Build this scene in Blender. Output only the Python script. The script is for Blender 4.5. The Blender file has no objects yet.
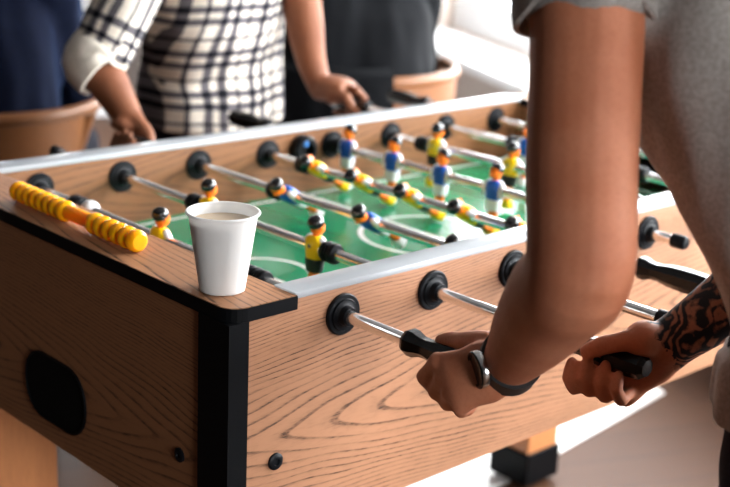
import bpy, bmesh, math, random
from mathutils import Vector, Matrix, noise
random.seed(4)
V = Vector
PI = math.pi
COL = bpy.context.scene.collection
SC = bpy.context.scene

# ------------------------------------------------------------------ helpers
def link(o):
    COL.objects.link(o); return o

def tag(o, label=None, cat=None, group=None, kind=None):
    if label: o['label'] = label
    if cat: o['category'] = cat
    if group: o['group'] = group
    if kind: o['kind'] = kind
    return o

def wloc(o):
    p = V((0, 0, 0))
    while o is not None:
        p = p + o.location; o = o.parent
    return p

def thing(name, loc, label, cat, group=None):
    o = bpy.data.objects.new(name, None); o.empty_display_size = .05
    link(o); o.location = loc
    return tag(o, label, cat, group)

def obj(name, bm, mat, parent=None, smooth=True, origin=None, flat_angle=None):
    """world-space bmesh -> object; verts are moved into the local frame of parent / origin"""
    o = bpy.data.objects.new(name, None) if bm is None else None
    me = bpy.data.meshes.new(name)
    off = V((0, 0, 0))
    if parent is not None: off = wloc(parent)
    loc = V((0, 0, 0))
    if origin is not None: loc = V(origin) - off; off = V(origin)
    if off.length > 0:
        bmesh.ops.translate(bm, verts=bm.verts, vec=-off)
    bmesh.ops.recalc_face_normals(bm, faces=bm.faces)
    bm.to_mesh(me); bm.free()
    for m in (mat if isinstance(mat, (list, tuple)) else [mat]): me.materials.append(m)
    if smooth:
        me.polygons.foreach_set('use_smooth', [True] * len(me.polygons))
        try: me.set_sharp_from_angle(angle=math.radians(flat_angle or 38))
        except Exception: pass
    o = bpy.data.objects.new(name, me); link(o)
    o.location = loc
    if parent is not None: o.parent = parent
    return o

def NB(): return bmesh.new()

def box(bm, lo, hi, bev=0, segs=2, mi=0):
    lo, hi = V(lo), V(hi)
    r = bmesh.ops.create_cube(bm, size=1)
    vs = r['verts']
    d = hi - lo
    for v in vs:
        v.co = V((lo.x + (v.co.x + .5) * d.x, lo.y + (v.co.y + .5) * d.y, lo.z + (v.co.z + .5) * d.z))
    fs = list({f for v in vs for f in v.link_faces})
    for f in fs: f.material_index = mi
    if bev:
        es = list({e for v in vs for e in v.link_edges})
        bmesh.ops.bevel(bm, geom=es, offset=bev, segments=segs, profile=.5, affect='EDGES')
    return bm

def xf(bm, M, verts=None):
    bmesh.ops.transform(bm, matrix=M, verts=verts or bm.verts)

def frame(d, hint=V((0, 0, 1))):
    d = V(d).normalized()
    if abs(d.dot(hint)) > .98: hint = V((1, 0, 0)) if abs(d.x) < .9 else V((0, 1, 0))
    a = hint.cross(d).normalized(); b = d.cross(a).normalized()
    return a, b, d

def loft(bm, rings, cap=True, uvl=None, dome=0.0, closed=False):
    """rings: list of lists of Vectors of equal length"""
    vr = [[bm.verts.new(p) for p in r] for r in rings]
    n = len(rings[0]); fs = []
    m = len(vr)
    for i in range(m if closed else m - 1):
        for j in range(n):
            a, b = vr[i], vr[(i + 1) % m]
            f = bm.faces.new((a[j], a[(j + 1) % n], b[(j + 1) % n], b[j]))
            fs.append(f)
            if uvl is not None:
                cs = [(j / n, i), ((j + 1) / n, i), ((j + 1) / n, i + 1), (j / n, i + 1)]
                for l, c in zip(f.loops, cs): l[uvl].uv = c
    if cap and not closed:
        for r, k in ((vr[0], 0), (vr[-1], 1)):
            fs.append(bm.faces.new(r[::-1] if k == 0 else r))
    return fs

def ering(c, ax, ay, rx, ry, n=16, p=1.0):
    out = []
    for k in range(n):
        t = 2 * PI * k / n
        ct, st = math.cos(t), math.sin(t)
        if p != 1.0:
            ct = math.copysign(abs(ct) ** p, ct); st = math.copysign(abs(st) ** p, st)
        out.append(V(c) + ax * (rx * ct) + ay * (ry * st))
    return out

def tube(bm, pts, rad, n=16, hint=V((0, 0, 1)), caps='dome', flat=1.0):
    """round tube along pts; rad number, list; flat scales the second axis"""
    pts = [V(p) for p in pts]
    if not isinstance(rad, (list, tuple)): rad = [rad] * len(pts)
    rings = []
    a0 = None
    N = len(pts)
    dirs = []
    for i in range(N):
        d = (pts[min(i + 1, N - 1)] - pts[max(i - 1, 0)]).normalized(); dirs.append(d)
    for i in range(N):
        d = dirs[i]
        if a0 is None: a, b, _ = frame(d, hint)
        else:
            a = (a0 - d * a0.dot(d)).normalized(); b = d.cross(a)
        a0 = a
        rings.append((pts[i], a, b, rad[i]))
    out = []
    if caps == 'dome':
        p, a, b, r = rings[0]
        for s in (.15, .5, .85): 
            h = math.sqrt(1 - s * s) if s < 1 else 0
            out.append(ering(p - dirs[0] * r * h, a, b, r * s, r * s * flat, n))
    for p, a, b, r in rings: out.append(ering(p, a, b, r, r * flat, n))
    if caps == 'dome':
        p, a, b, r = rings[-1]
        for s in (.85, .5, .15):
            h = math.sqrt(1 - s * s)
            out.append(ering(p + dirs[-1] * r * h, a, b, r * s, r * s * flat, n))
    loft(bm, out, cap=(caps != 'open'))
    return bm

def catmull(P, k=6):
    P = [V(p) for p in P]; out = []
    for i in range(len(P) - 1):
        p0 = P[max(i - 1, 0)]; p1 = P[i]; p2 = P[i + 1]; p3 = P[min(i + 2, len(P) - 1)]
        for j in range(k):
            t = j / k
            out.append(.5 * ((2 * p1) + (p2 - p0) * t + (2 * p0 - 5 * p1 + 4 * p2 - p3) * t * t + (3 * p1 - p0 - 3 * p2 + p3) * t ** 3))
    out.append(P[-1]); return out

def catr(R, k=6):
    o = catmull([(r, 0, 0) for r in R], k); return [max(1e-4, v.x) for v in o]

def lathe(bm, c, axis, prof, n=24, hint=V((0, 0, 1)), cap=True):
    """prof: list of (t along axis, radius)"""
    a, b, d = frame(axis, hint)
    c = V(c)
    loft(bm, [ering(c + d * t, a, b, max(r, 1e-4), max(r, 1e-4), n) for t, r in prof], cap=cap)
    return bm

def cyl(bm, p0, p1, r, n=16):
    p0, p1 = V(p0), V(p1)
    return lathe(bm, p0, p1 - p0, [(0, r), ((p1 - p0).length, r)], n)

def ball(bm, c, r, sc=(1, 1, 1), u=16, v=10, M=None):
    m = Matrix.Translation(V(c)) @ (M or Matrix.Identity(4)) @ Matrix.Diagonal((sc[0], sc[1], sc[2], 1))
    bmesh.ops.create_uvsphere(bm, u_segments=u, v_segments=v, radius=r, matrix=m)
    return bm

def prism(bm, outline, z0, z1, axis='z'):
    """outline of 2d points extruded between z0 and z1 along an axis"""
    def mk(p, z):
        if axis == 'z': return V((p[0], p[1], z))
        if axis == 'x': return V((z, p[0], p[1]))
        return V((p[0], z, p[1]))
    a = [bm.verts.new(mk(p, z0)) for p in outline]; b = [bm.verts.new(mk(p, z1)) for p in outline]
    n = len(a)
    bm.faces.new(a); bm.faces.new(b[::-1])
    for i in range(n): bm.faces.new((a[i], a[(i + 1) % n], b[(i + 1) % n], b[i]))
    return bm

def remesh(bm, voxel, smooth=4, fac=.5):
    me = bpy.data.meshes.new('tmp'); bmesh.ops.recalc_face_normals(bm, faces=bm.faces); bm.to_mesh(me); bm.free()
    o = bpy.data.objects.new('tmp', me); link(o)
    m = o.modifiers.new('r', 'REMESH'); m.mode = 'VOXEL'; m.voxel_size = voxel; m.adaptivity = 0
    if smooth:
        s = o.modifiers.new('s', 'SMOOTH'); s.factor = fac; s.iterations = smooth
    dg = bpy.context.evaluated_depsgraph_get(); dg.update()
    m2 = bpy.data.meshes.new_from_object(o.evaluated_get(dg))
    out = bmesh.new(); out.from_mesh(m2)
    bpy.data.objects.remove(o); bpy.data.meshes.remove(me); bpy.data.meshes.remove(m2)
    return out

def join(a, b):
    me = bpy.data.meshes.new('t'); b.to_mesh(me); b.free(); a.from_mesh(me); bpy.data.meshes.remove(me); return a

# ------------------------------------------------------------------ materials
class G:
    def __init__(s, name):
        s.m = bpy.data.materials.new(name); s.m.use_nodes = True
        s.t = s.m.node_tree; s.t.nodes.clear()
        s.out = s.n('ShaderNodeOutputMaterial'); s.b = s.n('ShaderNodeBsdfPrincipled')
        s.l(s.b.outputs[0], s.out.inputs[0])
    def n(s, t, **k):
        x = s.t.nodes.new(t)
        for a, b in k.items(): setattr(x, a, b)
        return x
    def l(s, a, b): s.t.links.new(a, b)
    def val(s, x, i, v):
        if hasattr(v, 'is_linked') or isinstance(v, bpy.types.NodeSocket): s.l(v, x.inputs[i])
        else: x.inputs[i].default_value = v
    def math(s, op, a, b=0.0, c=None, clamp=False):
        x = s.n('ShaderNodeMath', operation=op, use_clamp=clamp)
        s.val(x, 0, a); s.val(x, 1, b)
        if c is not None: s.val(x, 2, c)
        return x.outputs[0]
    def co(s, which='Object'): return s.n('ShaderNodeTexCoord').outputs[which]
    def dot(s, p, v):
        x = s.n('ShaderNodeVectorMath', operation='DOT_PRODUCT'); s.l(p, x.inputs[0]); s.val(x, 1, v); return x.outputs['Value']
    def vec(s, x=0., y=0., z=0.):
        c = s.n('ShaderNodeCombineXYZ'); s.val(c, 0, x); s.val(c, 1, y); s.val(c, 2, z); return c.outputs[0]
    def noise(s, p, scale, detail=2., rough=.5):
        x = s.n('ShaderNodeTexNoise'); s.l(p, x.inputs['Vector']); x.inputs['Scale'].default_value = scale
        x.inputs['Detail'].default_value = detail; x.inputs['Roughness'].default_value = rough
        return x.outputs['Fac']
    def ramp(s, f, stops, interp='LINEAR'):
        x = s.n('ShaderNodeValToRGB'); s.val(x, 0, f); x.color_ramp.interpolation = interp
        e = x.color_ramp.elements
        while len(e) < len(stops): e.new(.5)
        for el, (p, c) in zip(e, stops):
            el.position = p; el.color = c if len(c) == 4 else (*c, 1)
        return x.outputs[0]
    def mix(s, f, a, b, blend='MIX'):
        x = s.n('ShaderNodeMix', data_type='RGBA', blend_type=blend)
        s.val(x, 0, f)
        for i, v in ((6, a), (7, b)):
            if isinstance(v, (tuple, list)): x.inputs[i].default_value = (*v[:3], 1)
            else: s.l(v, x.inputs[i])
        return x.outputs[2]
    def set(s, **k):
        for a, v in k.items():
            nm = a.replace('_', ' ')
            i = {'rough': 'Roughness', 'metal': 'Metallic', 'color': 'Base Color', 'spec': 'Specular IOR Level', 'coat': 'Coat Weight', 'coatr': 'Coat Roughness',
                 'sss': 'Subsurface Weight', 'sheen': 'Sheen Weight', 'trans': 'Transmission Weight', 'normal': 'Normal', 'emit': 'Emission Color', 'emits': 'Emission Strength'}[a]
            if isinstance(v, (tuple, list)) and len(v) == 3 and i != 'Normal': v = (*v, 1)
            s.val(s.b, i, v)
        return s
    def bump(s, h, strength=.3, dist=.001):
        x = s.n('ShaderNodeBump'); s.l(h, x.inputs['Height']); x.inputs['Strength'].default_value = strength; x.inputs['Distance'].default_value = dist
        s.l(x.outputs[0], s.b.inputs['Normal']); return s

def srgb(r, g, b):
    f = lambda c: (c / 255 / 12.92) if c / 255 <= .04045 else ((c / 255 + .055) / 1.055) ** 2.4
    return (f(r), f(g), f(b))

def plain(name, rgb, rough=.5, metal=0., spec=.5, var=.06, vs=40., **k):
    g = G(name); p = g.co()
    n = g.noise(p, vs, 3.)
    c = g.mix(g.math('MULTIPLY', n, 1.0), tuple(x * (1 - var) for x in rgb), tuple(min(1, x * (1 + var)) for x in rgb))
    g.set(color=c, rough=rough, metal=metal, spec=spec, **k)
    return g.m

def oak(name, U, Vv, u0, v0, base, dark, sgn=1, freq=13., rough=.42, spec=.4, b=50., a=2.5):
    """oak laminate: cathedral figure with its tips on the line v=v0, rays running along U"""
    g = G(name); p = g.co()
    u = g.dot(p, U); v = g.dot(p, Vv)
    n1 = g.noise(g.vec(g.math('MULTIPLY', u, 5.), g.math('MULTIPLY', v, 14.), 0.), 1., 1.)
    n2 = g.noise(g.vec(g.math('MULTIPLY', u, 28.), g.math('MULTIPLY', v, 160.), 3.), 1., 3., .6)
    n3 = g.noise(g.vec(g.math('MULTIPLY', u, 70.), g.math('MULTIPLY', v, 900.), 7.), 1., 2., .6)
    dv = g.math('ADD', g.math('SUBTRACT', v, v0), g.math('MULTIPLY', g.math('SUBTRACT', n1, .5), .024))
    q = g.math('MULTIPLY', dv, dv)
    s1 = g.math('SQRT', g.math('ADD', g.math('MULTIPLY', q, a * a), .00012))
    c = g.math('SUBTRACT', g.math('MULTIPLY', g.math('SUBTRACT', u, u0), sgn), g.math('ADD', s1, g.math('MULTIPLY', q, b)))
    c = g.math('ADD', c, g.math('MULTIPLY', n2, .007))
    fr = g.math('FRACT', g.math('MULTIPLY', c, freq))
    # growth ring: slow rise then a dark late-wood line
    band = g.ramp(fr, [(0., (0, 0, 0)), (.50, (.02, .02, .02)), (.76, (.28, .28, .28)), (.83, (1, 1, 1)), (.95, (1, 1, 1)), (1., (0, 0, 0))])
    pore = g.ramp(n3, [(.42, (0, 0, 0)), (.62, (1, 1, 1))])
    breakup = g.ramp(n2, [(.30, (.5, .5, .5)), (.50, (1, 1, 1))])
    ln = g.math('MULTIPLY', g.math('MULTIPLY', band, breakup), g.math('ADD', .5, g.math('MULTIPLY', pore, .5)))
    n4 = g.noise(g.vec(g.math('MULTIPLY', u, 4.), g.math('MULTIPLY', v, 55.), 11.), 1., 2.)
    ln = g.math('MULTIPLY', ln, g.ramp(n4, [(.32, (.30, .30, .30)), (.58, (1, 1, 1))]))
    dash = g.math('MULTIPLY', g.math('MULTIPLY', pore, .16), g.ramp(n2, [(.45, (0, 0, 0)), (.6, (1, 1, 1))]))
    f = g.math('ADD', g.math('MULTIPLY', ln, 1.0), dash, clamp=True)
    tone = g.mix(n1, tuple(x * .9 for x in base), tuple(min(1, x * 1.08) for x in base))
    g.set(color=g.mix(f, tone, dark), rough=rough, spec=spec)
    g.bump(g.math('MULTIPLY', f, -1.), .12, .0005)
    return g.m

OB = srgb(168, 121, 91); OD = srgb(54, 34, 26)
M = {}
M['oak_side'] = oak('oak laminate side', (1, 0, 0), (0, 0, 1), .082, -.168, OB, OD)
M['oak_end'] = oak('oak laminate end', (0, 1, 0), (0, 0, 1), .144, -.20, srgb(150, 101, 68), srgb(48, 29, 19))
M['oak_ledge'] = oak('oak laminate ledge', (0, 1, 0), (1, 0, 0), .02, -.03, srgb(158, 111, 78), srgb(36, 21, 14), b=40., freq=11., spec=.2, rough=.5)
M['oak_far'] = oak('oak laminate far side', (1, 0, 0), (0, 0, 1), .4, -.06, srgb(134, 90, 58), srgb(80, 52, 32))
M['oak_leg'] = oak('oak laminate leg', (0, 0, 1), (1, 0, 0), .02, .06, srgb(200, 132, 84), srgb(140, 86, 54), b=400.)
M['black_trim'] = plain('black plastic trim', (.0025, .003, .004), .5, spec=.12)
M['rubber'] = plain('black rubber', (.004, .005, .007), .45, spec=.18)
M['hole'] = plain('dark cavity', (.003, .003, .003), .8, spec=.1)
M['rail'] = plain('pale satin rail', (.48, .51, .54), .22, spec=.7, var=.02)
M['chrome'] = plain('chrome', (.93, .93, .94), .15, metal=.94, var=.01)
M['handle'] = plain('black handle plastic', (.004, .004, .005), .26, spec=.38)
M['yellow_plastic'] = plain('yellow plastic', srgb(255, 170, 8), .22, spec=.5, sss=.35)
def paper_mat():
    g = G('white paper'); g.set(color=(.90, .89, .875), rough=.6, spec=.25)
    t = g.n('ShaderNodeBsdfTranslucent'); t.inputs[0].default_value = (.90, .88, .86, 1)
    mx = g.n('ShaderNodeMixShader'); mx.inputs[0].default_value = .22
    g.l(g.b.outputs[0], mx.inputs[1]); g.l(t.outputs[0], mx.inputs[2]); g.l(mx.outputs[0], g.out.inputs[0]); return g.m
M['paper'] = paper_mat()
M['coffee'] = plain('milky coffee', srgb(214, 190, 160), .25, spec=.4, var=.03)
M['white_plastic'] = plain('white plastic', (.8, .81, .82), .25, spec=.5, var=.01)
M['fig_yellow'] = plain('yellow jersey', srgb(252, 208, 4), .35, spec=.35)
M['fig_blue'] = plain('blue jersey', srgb(22, 94, 196), .35, spec=.35)
M['fig_white'] = plain('white kit', (.82, .83, .85), .3, spec=.5, var=.01)
M['fig_black'] = plain('black kit', (.006, .006, .007), .3, spec=.35)
M['fig_hair'] = plain('glossy black hair', (.005, .005, .006), .16, spec=.8)
M['fig_skin'] = plain('orange figure skin', srgb(238, 122, 26), .35, spec=.35)
M['grey_badge'] = plain('grey badge', (.16, .16, .14), .5)
M['blue_dish'] = plain('blue dish', srgb(30, 100, 170), .3)
def field_mat():
    g = G('green pitch'); p = g.co(); sx = g.n('ShaderNodeSeparateXYZ'); g.l(p, sx.inputs[0])
    st = g.math('GREATER_THAN', g.math('FRACT', g.math('MULTIPLY', sx.outputs[0], 4.2)), .5)
    c = g.mix(st, srgb(0, 122, 78), srgb(2, 134, 88))
    g.set(color=c, rough=.2, spec=.42); return g.m
M['field'] = field_mat()
M['line'] = plain('white pitch line', (.8, .84, .82), .2, spec=.5, var=.01)

def skin(name, c1, c2, c3, tattoo=None):
    g = G(name); p = g.co()
    n = g.noise(p, 14., 4.); n2 = g.noise(p, 260., 3.)
    c = g.mix(g.ramp(n, [(.35, (0, 0, 0)), (.65, (1, 1, 1))]), c1, c2)
    c = g.mix(g.math('MULTIPLY', g.ramp(n2, [(.45, (0, 0, 0)), (.7, (1, 1, 1))]), .25), c, c3)
    if tattoo:
        org, d, t0, t1 = tattoo
        t = g.math('SUBTRACT', g.dot(p, tuple(d)), V(org).dot(V(d)))
        rv = g.n('ShaderNodeVectorMath', operation='DISTANCE'); g.l(p, rv.inputs[0]); g.l(g.vec(*[g.math('ADD', org[i], g.math('MULTIPLY', t, d[i])) for i in range(3)]), rv.inputs[1])
        near = g.math('LESS_THAN', rv.outputs['Value'], .075)
        nn = g.noise(p, 42., 4., .62)
        w = g.n('ShaderNodeTexVoronoi', feature='DISTANCE_TO_EDGE'); g.l(p, w.inputs['Vector']); w.inputs['Scale'].default_value = 46.
        sw = g.n('ShaderNodeTexWave', wave_type='RINGS'); g.l(p, sw.inputs['Vector']); sw.inputs['Scale'].default_value = 22.; sw.inputs['Distortion'].default_value = 26.; sw.inputs['Detail'].default_value = 2.
        m1 = g.math('MULTIPLY', g.math('GREATER_THAN', t, g.math('ADD', t0, g.math('MULTIPLY', g.math('SUBTRACT', nn, .5), .05))), g.math('LESS_THAN', t, t1))
        m1 = g.math('MULTIPLY', m1, near)
        pat = g.ramp(g.math('ADD', g.math('MULTIPLY', sw.outputs['Fac'], .25), g.math('MULTIPLY', g.noise(p, 75., 5., .6), .8)), [(.46, (1, 1, 1)), (.62, (.35, .35, .35))])
        c = g.mix(g.math('MULTIPLY', m1, pat), c, (.012, .011, .012))
    g.set(color=c, rough=.58, spec=.22, sss=.06)
    g.b.inputs['Subsurface Radius'].default_value = (.012, .005, .003)
    g.bump(n2, .12, .0006)
    return g.m

def cloth(name, c1, c2, scale=300., rough=.9, sheen=.1, bump=.25, tint=None):
    g = G(name); p = g.co()
    n = g.noise(p, scale, 3.); nb = g.noise(p, 9., 3.)
    c = g.mix(g.ramp(n, [(.35, (0, 0, 0)), (.65, (1, 1, 1))]), c1, c2)
    c = g.mix(g.math('MULTIPLY', nb, .3), c, tuple(x * .7 for x in c1))
    g.set(color=c, rough=rough, spec=.15, sheen=sheen)
    g.bump(n, bump, .0008)
    if tint: g.b.inputs['Sheen Tint'].default_value = (*tint, 1); g.b.inputs['Sheen Roughness'].default_value = .35
    return g.m

def plaid(name):
    g = G(name); uv = g.co('UV'); s = g.n('ShaderNodeSeparateXYZ'); g.l(uv, s.inputs[0])
    nz = g.noise(uv, 9., 2.)
    def lines(x, per, offs):
        x = g.math('ADD', x, g.math('MULTIPLY', g.math('SUBTRACT', nz, .5), .018))
        f = g.math('FRACT', g.math('ADD', g.math('DIVIDE', x, per), 50.))
        acc = None
        for o, w in offs:
            k = g.math('LESS_THAN', g.math('ABSOLUTE', g.math('SUBTRACT', f, o)), w)
            acc = k if acc is None else g.math('MAXIMUM', acc, k)
        return acc
    vx = lines(s.outputs[0], .088, [(.22, .085), (.52, .085), (.86, .035)])
    vy = lines(s.outputs[1], .092, [(.26, .08), (.54, .08), (.88, .035)])
    cr = g.math('MULTIPLY', vx, vy)
    base = g.mix(g.noise(uv, 60., 3.), srgb(214, 202, 186), srgb(236, 228, 216))
    c = g.mix(g.math('MULTIPLY', g.math('MAXIMUM', vx, vy), .86), base, srgb(30, 32, 58))
    c = g.mix(cr, c, srgb(8, 9, 20))
    g.set(color=c, rough=.85, spec=.2)
    return g.m

M['skin_light'] = skin('tanned skin', srgb(172, 104, 74), srgb(188, 122, 92), srgb(152, 88, 60))
M['skin_dark'] = skin('brown skin', srgb(116, 70, 48), srgb(134, 84, 58), srgb(96, 56, 40))
M['tee'] = cloth('grey marl jersey', srgb(140, 133, 128), srgb(166, 159, 154), 260., bump=.1)
M['denim'] = cloth('dark denim', srgb(16, 18, 26), srgb(30, 34, 46), 500., .9, 0.)
M['navy'] = cloth('navy cloth', srgb(4, 8, 22), srgb(8, 18, 46), 300., .9, .35, tint=srgb(70, 140, 220))
M['charcoal'] = cloth('charcoal cloth', srgb(5, 6, 9), srgb(12, 14, 18), 300., .9, 0.)
M['cuff'] = cloth('white cuff lining', srgb(222, 212, 196), srgb(240, 232, 220), 260.)
M['plaid'] = plaid('navy and cream plaid')
M['hair_dark'] = plain('dark brown hair', srgb(34, 24, 18), .75, spec=.12, var=.4, vs=200.)
M['hair_black'] = plain('black hair', srgb(16, 13, 12), .75, spec=.12, var=.4, vs=200.)
M['eye'] = plain('eye white', (.75, .73, .7), .2); M['iris'] = plain('dark iris', (.02, .012, .008), .15)
M['shoe'] = plain('dark shoe leather', (.02, .02, .022), .5); M['sole'] = plain('pale sole', (.5, .48, .45), .7)
M['strap'] = plain('black watch strap', (.010, .010, .011), .5); M['steel'] = plain('steel', (.7, .7, .7), .2, metal=1.)
M['dial'] = plain('dark dial', (.03, .032, .03), .15, spec=.6)
M['chair_wood'] = oak('bent plywood', (1, 0, 0), (0, 0, 1), 0, -.3, srgb(126, 78, 40), srgb(84, 50, 26), freq=5.)
M['wall'] = plain('painted plaster', srgb(214, 200, 190), .9, spec=.1, var=.03, vs=6.)
M['wall_dark'] = plain('dark painted wall', srgb(34, 28, 26), .9, spec=.1, var=.15, vs=5.)
M['lit_floor_paint'] = plain('painted lit floor', (.78, .77, .76), .35, var=.02, vs=3.)  # white colour stands in for strong light on the floor
M['wall_grey'] = plain('grey painted wall', srgb(96, 88, 84), .9, spec=.1, var=.05, vs=6.)
M['ceil'] = plain('grey ceiling', (.13, .125, .12), .9, spec=.1, var=.02)
M['sill'] = plain('white gloss paint', (.82, .82, .82), .35, var=.01)
def floor_mat():
    g = G('oiled plank floor'); p = g.co(); mp = g.n('ShaderNodeMapping'); g.l(p, mp.inputs[0]); mp.inputs['Rotation'].default_value = (0, 0, math.radians(24))
    br = g.n('ShaderNodeTexBrick'); g.l(mp.outputs[0], br.inputs[0]); br.inputs['Scale'].default_value = 1.
    br.inputs['Brick Width'].default_value = 1.6; br.inputs['Row Height'].default_value = .13; br.inputs['Mortar Size'].default_value = .0025; br.offset = .37
    br.inputs['Color1'].default_value = (*srgb(76, 50, 33), 1); br.inputs['Color2'].default_value = (*srgb(62, 40, 27), 1); br.inputs['Mortar'].default_value = (*srgb(50, 34, 26), 1)
    s = g.n('ShaderNodeMapping'); g.l(mp.outputs[0], s.inputs[0]); s.inputs['Scale'].default_value = (2., 40., 1.)
    n = g.noise(s.outputs[0], 1.5, 4.)
    c = g.mix(g.math('MULTIPLY', n, .5), br.outputs[0], srgb(84, 56, 40))
    g.set(color=c, rough=.5, spec=.14); return g.m
M['floor'] = floor_mat()
def glass_mat():
    g = G('window glass'); t = g.n('ShaderNodeBsdfTransparent'); gl = g.n('ShaderNodeBsdfGlossy'); gl.inputs['Roughness'].default_value = .02
    mx = g.n('ShaderNodeMixShader'); mx.inputs[0].default_value = .06
    g.l(t.outputs[0], mx.inputs[1]); g.l(gl.outputs[0], mx.inputs[2]); g.l(mx.outputs[0], g.out.inputs[0]); return g.m
M['glass'] = glass_mat()

# ------------------------------------------------------------------ room
FZ = -.87                       # floor; z = 0 is the table top
AZ = math.radians(64.5)
E1 = V((math.cos(AZ), math.sin(AZ), 0)); E2 = V((math.sin(AZ), -math.cos(AZ), 0))
ROOM = Matrix(((E2.x, E1.x, 0, 0), (E2.y, E1.y, 0, 0), (0, 0, 1, 0), (0, 0, 0, 1)))    # room axes: X = e2 (towards the windows), Y = e1
X0, X1, Y0, Y1, CZ = -4.2, 2.05, -4.2, 5.4, 2.05
def room(name, bm, mat, kind='structure', parent=None, smooth=False):
    xf(bm, ROOM); o = obj(name, bm, mat, parent, smooth=smooth)
    if kind and parent is None: o['kind'] = kind
    return o
bm = NB(); box(bm, (X0 - .3, Y0 - .3, FZ - .1), (X1 + .3, Y1 + .3, FZ)); room('floor', bm, M['floor'])
bm = NB(); box(bm, (X0 - .3, Y0 - .3, CZ), (X1 + .3, Y1 + .3, CZ + .1)); room('ceiling', bm, M['ceil'])
bm = NB(); prism(bm, [(.86, .604), (2.02, .738), (2.55, 1.9), (2.3, 2.6), (.86, 2.6)], FZ, FZ + .003); o = obj('floor', bm, M['lit_floor_paint'], smooth=False); o['kind'] = 'structure'  # brightly lit floor beyond the table, its light painted as a thin white slab
SZ, WT = -.345, 1.65              # window sill and head height
WIN = [(-1.35, .05), (.2, 1.6), (1.75, 3.15), (3.3, 4.9)]
bm = NB(); box(bm, (X1, Y0, FZ), (X1 + .25, Y1, SZ)); box(bm, (X1, Y0, WT), (X1 + .25, Y1, CZ))
ys = [Y0] + [v for w in WIN for v in w] + [Y1]
for i in range(0, len(ys), 2): box(bm, (X1, ys[i], SZ), (X1 + .25, ys[i + 1], WT))
room('wall_right', bm, M['wall'])
BW = [(-1.0, .5)]; WB = 1.05
bm = NB(); box(bm, (X0, Y1, FZ), (X1 + .25, Y1 + .25, SZ)); box(bm, (X0, Y1, WB), (X1 + .25, Y1 + .25, CZ))
xs = [X0] + [v for w in BW for v in w] + [X1 + .25]
for i in range(0, len(xs), 2): box(bm, (xs[i], Y1, SZ), (xs[i + 1], Y1 + .25, WB))
room('wall_back', bm, M['wall_grey'])
bm = NB(); box(bm, (X0 - .2, Y0, FZ), (X0, Y1 + .25, CZ)); room('wall_left', bm, M['wall_dark'])
FW = [(.55, 1.75)]
bm = NB(); box(bm, (X0 - .2, Y0 - .25, FZ), (X1 + .25, Y0, SZ)); box(bm, (X0 - .2, Y0 - .25, WT), (X1 + .25, Y0, CZ))
xs = [X0 - .2] + [v for w in FW for v in w] + [X1 + .25]
for i in range(0, len(xs), 2): box(bm, (xs[i], Y0 - .25, SZ), (xs[i + 1], Y0, WT))
room('wall_front', bm, M['wall_dark'])
bm = NB(); box(bm, (X1 - .26, Y0 + .01, SZ - .045), (X1 + .05, Y1 - .01, SZ), .006); room('trim_1', bm, M['sill'])      # long window board
bm = NB(); box(bm, (X1 - .02, Y0 + .01, FZ), (X1, Y1 - .01, FZ + .09)); room('baseboard_right', bm, M['sill'])
bm = NB(); box(bm, (X0 + .01, Y1 - .02, FZ), (X1 - .03, Y1, FZ + .09)); room('baseboard_back', bm, M['sill'])
k = 0
for side, spans in (('r', WIN), ('b', BW), ('f', FW)):
    HT = WB if side == 'b' else WT
    for a, b in spans:
        k += 1
        def seg(bm, u0, u1, z0, z1, d0, d1):
            if side == 'r': box(bm, (X1 + d0, u0, z0), (X1 + d1, u1, z1), .004)
            elif side == 'b': box(bm, (u0, Y1 + d0, z0), (u1, Y1 + d1, z1), .004)
            else: box(bm, (u0, Y0 - d1, z0), (u1, Y0 - d0, z1), .004)
        bm = NB(); t = .07
        seg(bm, a, b, SZ, SZ + .17, .10, .17); seg(bm, a, b, HT - t, HT, .10, .17)
        for u in (a, b - t, (a + b) / 2 - .03): seg(bm, u, u + (t if u != (a + b) / 2 - .03 else .06), SZ + .17, HT - t, .10, .17)
        w = room(f'window_{k}', bm, M['sill'])
        bm = NB(); seg(bm, a + t, b - t, SZ + .17, HT - t, .130, .136)
        room('pane', bm, M['glass'], None, w)
        ld = bpy.data.lights.new('daylight portal', 'AREA'); ld.shape = 'RECTANGLE'; ld.size = b - a; ld.size_y = HT - SZ; ld.cycles.is_portal = True
        lo = bpy.data.objects.new('daylight_portal', ld); link(lo)
        c = V((X1 + .22, (a + b) / 2, (SZ + HT) / 2)) if side == 'r' else V(((a + b) / 2, Y1 + .22 if side == 'b' else Y0 - .22, (SZ + HT) / 2))
        inward = {'r': -E2, 'b': -E1, 'f': E1}[side]
        lo.location = ROOM @ c
        lo.rotation_euler = inward.to_track_quat('-Z', 'Y').to_euler()

w = bpy.data.worlds.new('sky'); SC.world = w; w.use_nodes = True
bg = w.node_tree.nodes['Background']
WN = w.node_tree
tc = WN.nodes.new('ShaderNodeTexCoord'); sep = WN.nodes.new('ShaderNodeSeparateXYZ'); rp = WN.nodes.new('ShaderNodeValToRGB')
WN.links.new(tc.outputs['Generated'], sep.inputs[0]); WN.links.new(sep.outputs[2], rp.inputs[0]); WN.links.new(rp.outputs[0], bg.inputs[0])
rp.color_ramp.elements[0].position = 0.; rp.color_ramp.elements[0].color = (.72, .74, .76, 1)
rp.color_ramp.elements[1].position = .12; rp.color_ramp.elements[1].color = (.95, .98, 1., 1)
bg.inputs[1].default_value = 19.0

# ------------------------------------------------------------------ the table
W, L, H = .70, 1.38, .30
TW = .74                          # outer width
T = thing('foosball_table', (L / 2, W / 2, FZ), 'oak laminate foosball table with green pitch and black corner trims', 'foosball table')
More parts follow.
